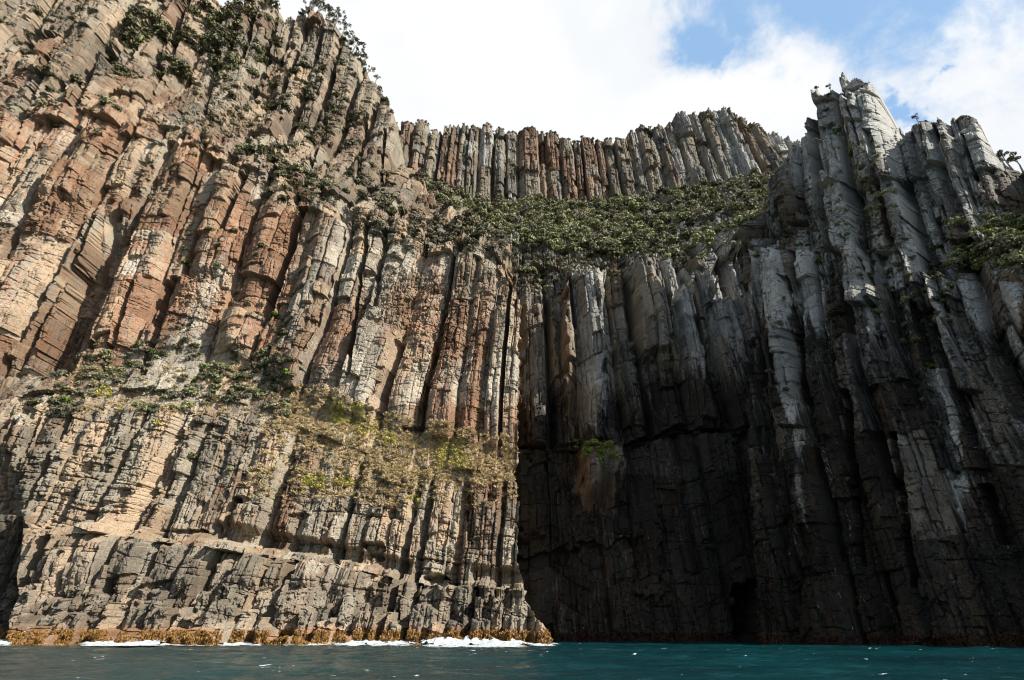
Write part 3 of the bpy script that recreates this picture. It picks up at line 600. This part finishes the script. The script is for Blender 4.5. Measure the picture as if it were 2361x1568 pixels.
M_YELLOW = leaf_mat('yellow_cushion', (0.28, 0.26, 0.05, 1), (0.54, 0.49, 0.14, 1))
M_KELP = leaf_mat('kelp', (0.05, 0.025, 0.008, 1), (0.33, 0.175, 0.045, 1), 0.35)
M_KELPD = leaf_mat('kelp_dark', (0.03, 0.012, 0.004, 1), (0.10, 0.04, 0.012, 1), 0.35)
mb, tb_ = mat('bark'); finish(tb_, tb_.mix(tb_.noise(tb_.node('ShaderNodeTexCoord').outputs['Object'], 3, 4), (0.10, 0.08, 0.06, 1), (0.26, 0.23, 0.19, 1)), 0.9)
M_BARK = mb
def quads(C, U, Vv):
    """leaf quads from centres and two half axes"""
    n = len(C); P = np.stack([C - U - Vv, C + U - Vv * 0.6, C + U * 0.6 + Vv, C - U + Vv * 0.7], 1).reshape(-1, 3)
    return P, np.arange(n * 4).reshape(n, 4)
def unit(a): return a / np.maximum(np.linalg.norm(a, axis=-1, keepdims=True), 1e-6)
def leaf_cloud(rng, n, lobes, size, flat=0.8):
    """leaves spread through several unequal lobes; denser to the outside, drooping tufts"""
    L = np.array(lobes); wts = L[:, 3] ** 2; li = rng.choice(len(L), n, p=wts / wts.sum())
    d = unit(rng.normal(size=(n, 3))); d[:, 2] = np.where(d[:, 2] < -0.3, -d[:, 2], d[:, 2])
    r = rng.uniform(0.45, 1.0, n) ** 0.6
    # tufting: pull leaves to sparse tuft directions
    nt = 26; td = unit(rng.normal(size=(nt, 3))); a = np.argmax(d @ td.T, 1); d = unit(d * 0.55 + td[a] * 0.45)
    r = r * (0.75 + 0.35 * rng.random(nt)[a])
    C = L[li, :3] + d * r[:, None] * L[li, 3:4] * np.array([1, 1, flat])
    nrm = unit(d + rng.normal(size=(n, 3)) * 0.55)
    U = unit(np.cross(nrm, rng.normal(size=(n, 3)))); Vv = np.cross(nrm, U)
    s = size * rng.uniform(0.5, 1.2, (n, 1))
    P, F = quads(C, U * s, Vv * s * 0.75)
    return P, F, np.repeat(rng.random(n), 4)
def tube(p0, p1, r0, r1, k=6):
    p0, p1 = np.array(p0, float), np.array(p1, float); ax = unit(p1 - p0); u = unit(np.cross(ax, [0.3, 0.9, 0.1])); v = np.cross(ax, u)
    a = np.arange(k) * 2 * np.pi / k; ring = np.cos(a)[:, None] * u + np.sin(a)[:, None] * v
    P = np.vstack([p0 + ring * r0, p1 + ring * r1]); i = np.arange(k); F = np.stack([i, (i + 1) % k, (i + 1) % k + k, i + k], 1)
    return P, F
def join(parts):
    Ps, Fs, As, o = [], [], [], 0
    for t in parts:
        Ps.append(t[0]); Fs.append(t[1] + o); o += len(t[0]); As.append(t[2] if len(t) > 2 else np.full(len(t[0]), .5))
    return np.vstack(Ps), np.vstack(Fs), np.concatenate(As)
def shrub_geo(seed, n=1500, size=0.08, spread=0.55):
    rng = np.random.default_rng(seed)
    lobes = [(0, 0, 0.45, 0.62)] + [(rng.uniform(-spread, spread), rng.uniform(-spread, spread), rng.uniform(0.15, 0.75), rng.uniform(0.28, 0.5)) for _ in range(6)]
    return leaf_cloud(rng, n, lobes, size)
SHRUB = [shrub_geo(s) for s in range(5)]
def shrub_meshes(m, tag):
    return [make_mesh('shrub_' + tag, g[0], g[1], dict(lv=g[2]), m) for g in SHRUB]
MESHES = dict(dark=shrub_meshes(M_DARK, 'dark'), green=shrub_meshes(M_GREEN, 'green'), grey=shrub_meshes(M_GREY, 'grey'), bright=shrub_meshes(M_BRIGHT, 'bright'))

def ledges(G, thr=0.7):
    P = G['P']; dz = np.zeros(P.shape[:2]); dd = dz.copy()
    dz[:-1] = P[1:, :, 2] - P[:-1, :, 2]; dd[:-1] = np.hypot(P[1:, :, 0] - P[:-1, :, 0], P[1:, :, 1] - P[:-1, :, 1])
    return dd > thr * np.maximum(dz, .05)
LG = {id(G): ledges(G) for G in (GL, GB, GR)}
def pick(G, box, n, cond=None, edge=True, rng=RNG, clump=False):
    """points of a cliff inside a photo window, by preference on treads, nearest the viewer"""
    x0, y0, x1, y1 = box
    m = (G['px'] > x0) & (G['px'] < x1) & (G['py'] > y0) & (G['py'] < y1) & G['keep']
    if edge: m &= LG[id(G)]
    if cond is not None: m &= cond
    if clump: m &= vn(G['P'][..., 0] / 14, G['P'][..., 2] / 14, 91) + .5 * vn(G['P'][..., 0] / 5, G['P'][..., 2] / 5, 92) > 0.05
    idx = np.argwhere(m)
    if len(idx) == 0: return np.zeros((0, 3))
    P = G['P'][idx[:, 0], idx[:, 1]]
    c = idx[rng.choice(len(idx), min(n, len(idx)), replace=False)]
    return G['P'][c[:, 0], c[:, 1]]
def at(G, px, py):
    d = np.hypot(G['px'] - px, G['py'] - py) + np.where(G['keep'], 0, 1e6)
    dist = np.linalg.norm(G['P'], axis=2)
    near = d < max(4.0, d.min() + 1)
    dist = np.where(near, dist, 1e9); i = np.unravel_index(np.argmin(dist), dist.shape)
    return G['P'][i]
def put_shrub(p, r, kind, label, group, cat='shrub', name='shrub', sink=0.25, sz=1.0):
    me = MESHES[kind][int(RNG.integers(5))]
    o = link(name, me, label, cat, group)
    o.location = (p[0], p[1], p[2] - r * sink); o.scale = (r, r, r * sz * RNG.uniform(.8, 1.15)); o.rotation_euler = (0, 0, RNG.uniform(0, 6.28))
    return o
def mixk(*w_):
    ks = ['dark', 'green', 'grey', 'bright']; w_ = np.array(w_, float); return ks[int(RNG.choice(4, p=w_ / w_.sum()))]
WORD = dict(dark='dark green', green='mid green', grey='grey green', bright='bright green')
def field(G, box, n, rr, wts, where, group, cond=None, edge=True):
    for p in pick(G, box, n, cond, edge, clump=G is GL):
        k = mixk(*wts); r = RNG.uniform(*rr) * (0.8 if k == 'bright' else 1)
        put_shrub(p, r, k, f'{WORD[k]} shrub {where}', group)
kL, kB, kR = GL['k'], GB['k'], GR['k']
field(GL, (110, 800, 660, 950), 44, (2.4, 4.6), (5, 3, 4, 1), 'on the bushy ledge halfway up the sunlit cliff', 'shrubs on the halfway ledge')
field(GL, (410, 520, 640, 650), 14, (2.4, 4.2), (4, 3, 4, .5), 'in the hollow between orange rock columns', 'shrubs in the hollow between the columns', edge=False)
field(GL, (360, 640, 660, 810), 20, (2.2, 4.0), (4, 2, 4, .5), 'among broken blocks above the bushy ledge', 'shrubs among the blocks above the ledge')
field(GL, (290, 10, 560, 170), 32, (7.0, 13.0), (7, 1, 2, 0), 'in the dark gully near the top of the sunlit cliff', 'shrubs in the top gully')
field(GL, (0, 0, 300, 260), 12, (3.4, 6.0), (5, 2, 2, 1), 'high among the leaning rocks at the upper left', 'shrubs among the upper left rocks')
field(GL, (480, 120, 900, 420), 36, (3.6, 6.5), (5, 1.5, 4, .3), 'on the rubble slope below the wooded skyline', 'shrubs on the rubble slope')
field(GL, (600, 360, 900, 480), 22, (3.0, 5.0), (4, 2, 4, .5), 'just above the tops of the tall sunlit columns', 'shrubs above the column tops')
field(GL, (850, 400, 1120, 560), 28, (3.4, 6.0), (4, 2, 6, .3), 'on the slope where the sunlit cliff meets the bush', 'shrubs at the edge of the bush slope', edge=False)
for (x, y, r, k, lab) in ((655, 868, 3.0, 'bright', 'rounded bright green shrub at the right end of the bushy ledge'), (602, 566, 3.0, 'dark', 'single dark shrub clinging to a pink column'),
                          (440, 1052, 3.2, 'green', 'olive cushion shrub alone on the bedded lower cliff'), (528, 1083, 2.0, 'green', 'small olive cushion shrub beside a larger one on the bedded cliff'),
                          (636, 765, 3.0, 'dark', 'upright dark shrub beside the foot of a long column'), (1105, 945, 1.2, 'bright', 'small bright tuft near the seaward corner of the sunlit cliff'),
                          (210, 255, 2.2, 'dark', 'dark shrub tucked behind a leaning orange column'), (350, 945, 2.0, 'grey', 'grey bush below the bushy ledge on bare rock')):
    put_shrub(at(GL, x, y), r, k, lab, None)

# bush slope behind: the nearest bushes one by one, the rest as one mass
def scrub_mass(name, pts, radii, m, label, cat, n=300, size=0.125, sink=0.2):
    rng = np.random.default_rng(len(pts)); parts = []
    base = [shrub_geo(100 + q, n, size) for q in range(6)]
    for p, r in zip(pts, radii):
        g = base[int(rng.integers(6))]; a = rng.uniform(0, 6.28); c, s_ = math.cos(a), math.sin(a)
        Q = g[0] * r * np.array([1, 1, rng.uniform(.8, 1.25)]); Q = np.stack([Q[:, 0] * c - Q[:, 1] * s_, Q[:, 0] * s_ + Q[:, 1] * c, Q[:, 2]], 1)
        parts.append((Q + p - [0, 0, r * sink], g[1], np.clip(g[2] * .6 + rng.random() * .4, 0, 1)))
    P, F, A = join(parts)
    return link(name, make_mesh(name, P, F, dict(lv=A), m), label, cat, kind='stuff')
slope = (kB > 5.95) & (kB < 7.02)
for m, wt, lab, sd in ((M_GREEN, 1100, 'mid green bush covering the steep slope under the upper wall', 1), (M_DARK, 420, 'dark bush filling the steep slope under the upper wall', 2), (M_GREY, 360, 'greyish dry bush scattered over the slope under the upper wall', 3)):
    pts = pick(GB, (820, 380, 1960, 700), wt, slope, edge=False)
    scrub_mass('bush', pts, RNG.uniform(3.5, 8.5, len(pts)), m, lab, 'bush', 520, 0.09)
for (m, n_, lab) in ((M_DARK, 60, 'dark bush along the rocky band over the cove wall'), (M_GREEN, 60, 'green bush along the rocky band over the cove wall')):
    pts = pick(GB, (1100, 520, 1780, 700), n_, (kB > 4.95) & (kB < 6.1), edge=False)
    scrub_mass('bush', pts, RNG.uniform(1.8, 4.2, len(pts)), m, lab, 'bush', 420, 0.09)
field(GB, (950, 560, 1780, 660), 20, (3.0, 5.2), (3, 5, 2, 1.5), 'over the lip of the dark cove wall', 'shrubs over the cove wall', (kB > 4.95) & (kB < 6.3), edge=False)
field(GB, (1000, 430, 1780, 600), 26, (7.0, 11.0), (3, 6, 3, 0.6), 'standing out of the bush slope under the upper wall', 'large shrubs of the bush slope', slope, edge=False)
for (box, n_, rr, m, lab) in (((250, -20, 640, 190), 150, (4, 9), M_DARK, 'dark bush choking the top gully of the sunlit cliff'), ((460, 110, 900, 470), 230, (2.2, 5.0), M_DARK, 'dark bush scattered through the rubble of the sunlit cliff'),
                             ((420, 150, 1000, 480), 160, (2.0, 4.2), M_GREY, 'dry grey bush scattered through the rubble of the sunlit cliff'), ((820, 400, 1200, 600), 150, (2.5, 5.0), M_GREY, 'dry grey bush between the sunlit cliff and the bush slope'),
                             ((0, -20, 420, 330), 70, (2.5, 5.0), M_DARK, 'dark bush in cracks of the upper left rocks'), ((110, 810, 670, 960), 220, (1.0, 3.0), M_GREY, 'dry low bush on the halfway ledge'), ((60, 800, 680, 950), 150, (1.2, 3.4), M_DARK, 'dark low bush on the halfway ledge'), ((200, 820, 680, 960), 90, (1.5, 3.4), M_GREEN, 'olive low bush on the halfway ledge'), ((360, 640, 680, 830), 60, (1.2, 2.4), M_GREY, 'dry low bush among blocks over the halfway ledge')):
    pts = pick(GL, box, n_, clump=True)
    scrub_mass('bush', pts, RNG.uniform(*rr, len(pts)), m, lab, 'bush', 420, 0.09)
for (box, n_, rr, m, lab) in (((2190, 500, 2380, 620), 90, (1.5, 3.6), M_GREEN, 'olive bush on the shelf below the right-hand pillars'), ((2190, 520, 2380, 620), 40, (1.2, 2.4), M_BRIGHT, 'yellow green cushions on the shelf below the right-hand pillars'),
                             ((1930, 320, 2080, 520), 60, (1.0, 2.4), M_GREEN, 'olive bush in the gully below the pinnacles'), ((1760, 420, 1960, 760), 90, (.8, 2.0), M_GREEN, 'olive bush on small ledges of the pale columns'),
                             ((2000, 540, 2220, 800), 70, (1.0, 2.4), M_DARK, 'dark bush in clefts of the shaded cliff'), ((1750, 850, 2361, 1300), 60, (.7, 1.7), M_DARK, 'dark tufts down the lower shaded cliff')):
    pts = pick(GR, box, n_, edge=box[1] > 600 or box[0] < 1900)
    scrub_mass('bush', pts, RNG.uniform(*rr, len(pts)), m, lab, 'bush', 420, 0.09)
# thin fringe on the rims
def rim(sh, G, x0, x1, n):
    m = (G['px'] > x0) & (G['px'] < x1) & G['keep']
    out = []
    cols = np.where((m & (G['py'] < 700)).any(0))[0]
    for c in RNG.choice(cols, n):
        col = G['py'][:, c].copy(); zt = np.argmin(np.where(G['keep'][:, c], col, 1e9)); p = G['P'][zt, c]
        if x0 < G['px'][zt, c] < x1: out.append(p)
    return np.array(out)
rp = rim(back, GB, 905, 1850, 260)
scrub_mass('bush', rp, RNG.uniform(0.8, 3.0, len(rp)), M_GREY, 'low windswept bush fringing the rim of the upper wall against the sky', 'bush', 260, 0.11, 0.4)
rp = rim(left, GL, 560, 905, 60)
scrub_mass('bush', rp, RNG.uniform(1.6, 4.0, len(rp)), M_DARK, 'dark bush along the wooded skyline of the sunlit cliff', 'bush', 260, 0.12, 0.15)

# trees on the skyline
def tree(p, h, lean, label, group, seed, r=0.33):
    rng = np.random.default_rng(seed)
    root = link('tree', None, label, 'tree', group); root.location = tuple(p)
    tr = []; lobes = []; top = np.array([lean * h, 0, h * .72])
    mid = np.array([lean * h * .35, rng.uniform(-.05, .05) * h, h * .4])
    tr.append(tube((0, 0, -h * .15), mid, .042 * h, .028 * h)); tr.append(tube(mid, top, .024 * h, .012 * h))
    for q in range(7):
        a = rng.uniform(0, 6.28); b = mid + (top - mid) * rng.uniform(0.0, 1.0)
        e = b + np.array([math.cos(a) * r * h * rng.uniform(.5, 1.1), math.sin(a) * r * h * rng.uniform(.5, 1.1), h * rng.uniform(.08, .26)])
        tr.append(tube(b, e, .012 * h, .005 * h)); lobes.append((e[0], e[1], e[2], h * rng.uniform(.08, .15)))
    lobes.append((top[0], top[1], top[2] + .05 * h, .12 * h))
    P, F, A = join(tr); link('trunk', make_mesh('trunk', P, F, None, M_BARK), parent=root)
    P, F, A = leaf_cloud(rng, 1300, lobes, h * .021, 0.6); link('crown', make_mesh('crown', P, F, dict(lv=A), M_DARK), parent=root)
    return root
def skyline(G, px, tol=4):
    m = (abs(G['px'] - px) < tol) & G['keep']; py = np.where(m, G['py'], 1e9); i = np.unravel_index(np.argmin(py), py.shape); return G['P'][i]
g_ = 'gum trees along the skyline of the sunlit cliff'
for q, (x, h) in enumerate(((700, 14), (712, 17), (724, 15), (738, 18), (748, 14), (760, 15), (776, 16), (790, 14), (803, 15), (815, 17), (828, 13), (838, 14), (850, 9), (868, 8), (552, 9), (600, 8))):
    tree(skyline(GL, x), h * 1.0, RNG.uniform(.05, .35), 'wind-bent gum tree with open drooping crown on the cliff skyline' if x > 690 else 'low dark gum tree at the top edge of the cliff', g_ if x > 690 else 'low trees at the top edge', 40 + q)
for q, (x, h, lab) in enumerate(((2114, 4, 'small round-headed tree alone on the saddle beside the pinnacles'), (1888, 4.5, 'small tree on the stub left of the tallest pinnacle'), (1912, 4, 'straggly tree in the notch below the tallest pinnacle'),
                                 (2318, 6, 'dark tree behind the right-hand pillars, nearest the pillar'), (2335, 7, 'dark tree behind the right-hand pillars, middle of three'), (2355, 8, 'tall dark tree at the right edge of the picture'))):
    tree(skyline(GR, x), h * 1.2, RNG.uniform(-.1, .1), lab, None, 80 + q, 0.22)

# right cliff plants
field(GR, (1884, 215, 1935, 310), 9, (1.8, 3.4), (6, 2, 1, 0), 'on the shoulder left of the tallest pinnacle', 'shrubs left of the tallest pinnacle', edge=False)
field(GR, (1950, 340, 2030, 500), 9, (1.8, 3.2), (3, 4, 0, 2), 'in the mossy gully below the pinnacles', 'shrubs in the gully below the pinnacles', edge=False)
field(GR, (2210, 520, 2361, 600), 18, (2.8, 5.0), (4, 4, 0, 3.5), 'on the green shelf below the right-hand pillars', 'shrubs on the right-hand shelf')
field(GR, (1780, 420, 1900, 640), 9, (1.3, 2.6), (4, 4, 0, 2), 'on small ledges of the pale left columns', 'shrubs on the pale columns')
field(GR, (2000, 560, 2200, 720), 8, (1.5, 3.0), (6, 4, 0, 1), 'in dark clefts of the shaded cliff', 'shrubs in the dark clefts')
for (G, x, y, r, k, lab) in ((GR, 2150, 848, 3.4, 'bright', 'bright moss-green cushion on the shaded cliff'), (GR, 1745, 590, 2.4, 'bright', 'mossy green tuft at the top of a pale column'), (GR, 1885, 600, 2.0, 'bright', 'green tuft on a short pale column'),
                             (GR, 1815, 900, 2.4, 'dark', 'dark grassy tuft half way up the pale column'), (GB, 1365, 1025, 4.0, 'bright', 'yellow green cushion on the lit boss of the cove wall'), (GB, 1720, 990, 4.5, 'dark', 'dark mossy bush in the shade of the cove corner'),
                             (GR, 1750, 1150, 2.6, 'dark', 'hanging green growth low on the shaded cliff'), (GR, 2340, 560, 3.0, 'bright', 'yellow green cushion on the right-hand shelf')):
    put_shrub(at(G, x, y), r, k, lab, None)
scrub_mass('cushion_plants', np.vstack([pick(GB, (1325, 1020, 1425, 1060), 26, edge=False), pick(GB, (1370, 1060, 1400, 1120), 5, edge=False)]), RNG.uniform(1.6, 3.4, 31), M_BRIGHT, 'yellow green cushion plants capping the boss of the cove wall', 'plants', 420, 0.09)

# dry grass and yellow cushions on the ledge: nobody could count the tufts
def tuft_mass(name, pts, m, label, cat, blades=22, h=(0.5, 1.1), wid=0.07, droop=0.5):
    n = len(pts); rng = np.random.default_rng(n + 3)
    C = np.repeat(pts, blades, 0); k = len(C)
    d = unit(rng.normal(size=(k, 3)) * [1, 1, .3] + [0, -.3, .9]); L = rng.uniform(*h, (k, 1))
    side = unit(np.cross(d, rng.normal(size=(k, 3)))) * wid
    a = C + rng.normal(size=(k, 3)) * .25; b = a + d * L * .6; e = b + (d - [0, 0, droop]) * L * .5
    P = np.stack([a - side, a + side, b + side * .9, e, b - side * .9], 1)
    F = np.arange(k * 5).reshape(k, 5)
    return link(name, make_mesh(name, P.reshape(-1, 3), F, dict(lv=np.repeat(rng.random(k), 5)), m), label, cat, kind='stuff')
def inb(pts, G=GL): return pts
pl = np.vstack([pick(GL, (640, 880, 1190, 1110), 1500, (kL > 7.0) & (kL < 8.05), edge=False), pick(GL, (600, 900, 1190, 1170), 500, (kL > 6.6) & (kL < 7.2)), pick(GL, (120, 840, 640, 960), 350), pick(GL, (560, 1080, 1010, 1150), 260, edge=False), pick(GL, (200, 0, 1100, 560), 500)])
tuft_mass('dry_grass', pl, M_STRAW, 'straw coloured dry grass tussocks on the ledge of the sunlit cliff', 'grass', 34, (.7, 1.5), .09)
yl = []
for (x, y, rx, ry, n_) in ((800, 955, 36, 26, 130), (850, 985, 26, 20, 50), (1040, 1045, 36, 34, 150), (722, 1112, 26, 12, 60), (790, 1112, 22, 8, 40), (240, 905, 20, 10, 16), (360, 975, 10, 8, 6), (900, 1010, 16, 16, 20), (955, 1150, 12, 6, 14)):
    yl.append(pick(GL, (x - rx, y - ry, x + rx, y + ry), n_, edge=False))
tuft_mass('yellow_cushions', np.vstack(yl), M_YELLOW, 'bright yellow green cushion plants in patches on the grassy ledge', 'plants', 46, (.5, 1.1), .16)

# ---------------------------------------------------------------- kelp, foam
def kelp(name, G, box, zmax, n, m, label, hgt):
    mk = G['keep'] & (G['px'] > box[0]) & (G['px'] < box[1]) & (G['P'][..., 2] > -0.2) & (G['P'][..., 2] < zmax)
    idx = np.argwhere(mk); c = idx[RNG.choice(len(idx), n)]
    P0 = G['P'][c[:, 0], c[:, 1]]
    keepn = vn(P0[:, 0] / 7, P0[:, 1] * 0, 12) * 0.45 + 2.1 + .35 * vn(P0[:, 0] / 1.5, P0[:, 2] / 1.0, 13) > P0[:, 2] * .9 / (zmax / 2.2)
    P0 = P0[keepn] + RNG.normal(size=(keepn.sum(), 3)) * .12
    k = len(P0); out = np.array([0, -1, 0]) if G is not GR else np.array([-.82, -.57, 0])
    d1 = unit(out + RNG.normal(size=(k, 3)) * .5 + [0, 0, .35]); L = RNG.uniform(*hgt, (k, 1))
    side = unit(np.cross(d1, RNG.normal(size=(k, 3)))) * RNG.uniform(.05, .15, (k, 1))
    a = P0; b = a + d1 * L * .5; e = b + (d1 * .4 + [0, 0, -.9]) * L * .7
    P = np.stack([a - side * .6, a + side * .6, b + side * 1.2, e, b - side * 1.2], 1)
    link(name, make_mesh(name, P.reshape(-1, 3), np.arange(k * 5).reshape(k, 5), dict(lv=np.repeat(RNG.random(k), 5)), m), label, 'seaweed', kind='stuff')
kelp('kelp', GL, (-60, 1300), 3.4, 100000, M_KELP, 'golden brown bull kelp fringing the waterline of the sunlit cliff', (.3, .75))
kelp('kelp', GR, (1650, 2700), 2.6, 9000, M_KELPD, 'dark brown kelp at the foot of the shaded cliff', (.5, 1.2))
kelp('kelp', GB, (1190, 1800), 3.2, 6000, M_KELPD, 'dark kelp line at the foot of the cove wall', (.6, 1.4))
def foam():
    m, t = mat('foam'); co = t.node('ShaderNodeTexCoord').outputs['Object']
    b = finish(t, t.mix(t.ramp(t.noise(co, 1.5, 6, .7), .35, .6), (0.26, 0.34, 0.36, 1), (0.60, 0.62, 0.62, 1)), 0.6, t.noise(co, 3, 5, .7), .5, .2)
    t.put(b.inputs['Alpha'], t.ramp(t.math('ADD', t.noise(t.scaled(co, (.6, 1, 1)), 1.1, 8, .75), t.math('MULTIPLY', t.attr('env'), .30)), .52, .78))
    X = np.arange(-140, 26, .22); Y = np.arange(96, 153, .3); XX, YY = np.meshgrid(X, Y)
    px, py = project(np.stack([XX, YY, np.zeros(XX.shape)], -1))
    env = np.zeros(XX.shape); ht = env.copy()
    for (x, hw, reach, hh) in ((300, 130, 18, 1.0), (225, 60, 22, .7), (560, 85, 14, .6), (870, 150, 20, 1.0), (1040, 110, 36, 1.9), (1150, 90, 40, 1.4), (1250, 60, 18, .5), (0, 40, 10, 1.4), (700, 80, 8, .4), (420, 90, 12, .5)):
        e = sst(1 - abs(px - x) / hw, 0, .6) * sst(1 - (149.5 - YY) / reach, 0, .6)
        env = np.maximum(env, e); ht = np.maximum(ht, e * hh * sst(1 - (149.5 - YY) / (reach * .55), 0, 1))
    nz = fbm(XX / 5, YY / 3.5, 7, 5, .6); mask = env + 1.15 * nz + .55 * fbm(XX / .8, YY / 1.2, 31, 3, .7) > .52
    # thin streaks drifting off the corner
    st = (fbm(XX / 7 + YY / 12, YY / 2.0, 21, 5, .65) > .33) & (YY < 140) & (px > 560) & (vn(XX / 30, YY / 12, 5) > 0)
    Z = .22 + ht * (.5 + .9 * abs(fbm(XX / 2.2, YY / 2.2, 9, 4))) + .1 * nz
    mask |= st & (fbm(XX / .9, YY / .7, 22, 2) > .0)
    Zs = 0.20 * vn(XX / 9 + YY / 40, YY / 5, 1) + 0.16 * vn(XX / 3.1, YY / 2.0 + XX / 9, 2) + 0.08 * vn(XX / 1.3, YY / .9, 3) + 0.20 * vn(XX / 30, YY / 17, 4)
    Z = np.where(env > .15, np.maximum(Z, Zs + .08), Zs + .06)
    idx = np.arange(XX.size).reshape(XX.shape); F = np.stack([idx[:-1, :-1], idx[:-1, 1:], idx[1:, 1:], idx[1:, :-1]], -1).reshape(-1, 4)
    F = F[mask.ravel()[F].all(1)]; u = np.unique(F); rm = np.full(XX.size, -1); rm[u] = np.arange(len(u))
    P = np.stack([XX, YY, Z], -1).reshape(-1, 3)[u]
    link('sea_foam', make_mesh('sea_foam', P, rm[F], dict(env=env.ravel()[u]), m, True), 'white surf washing against the kelp at the foot of the sunlit cliff', 'foam', kind='stuff')
foam()
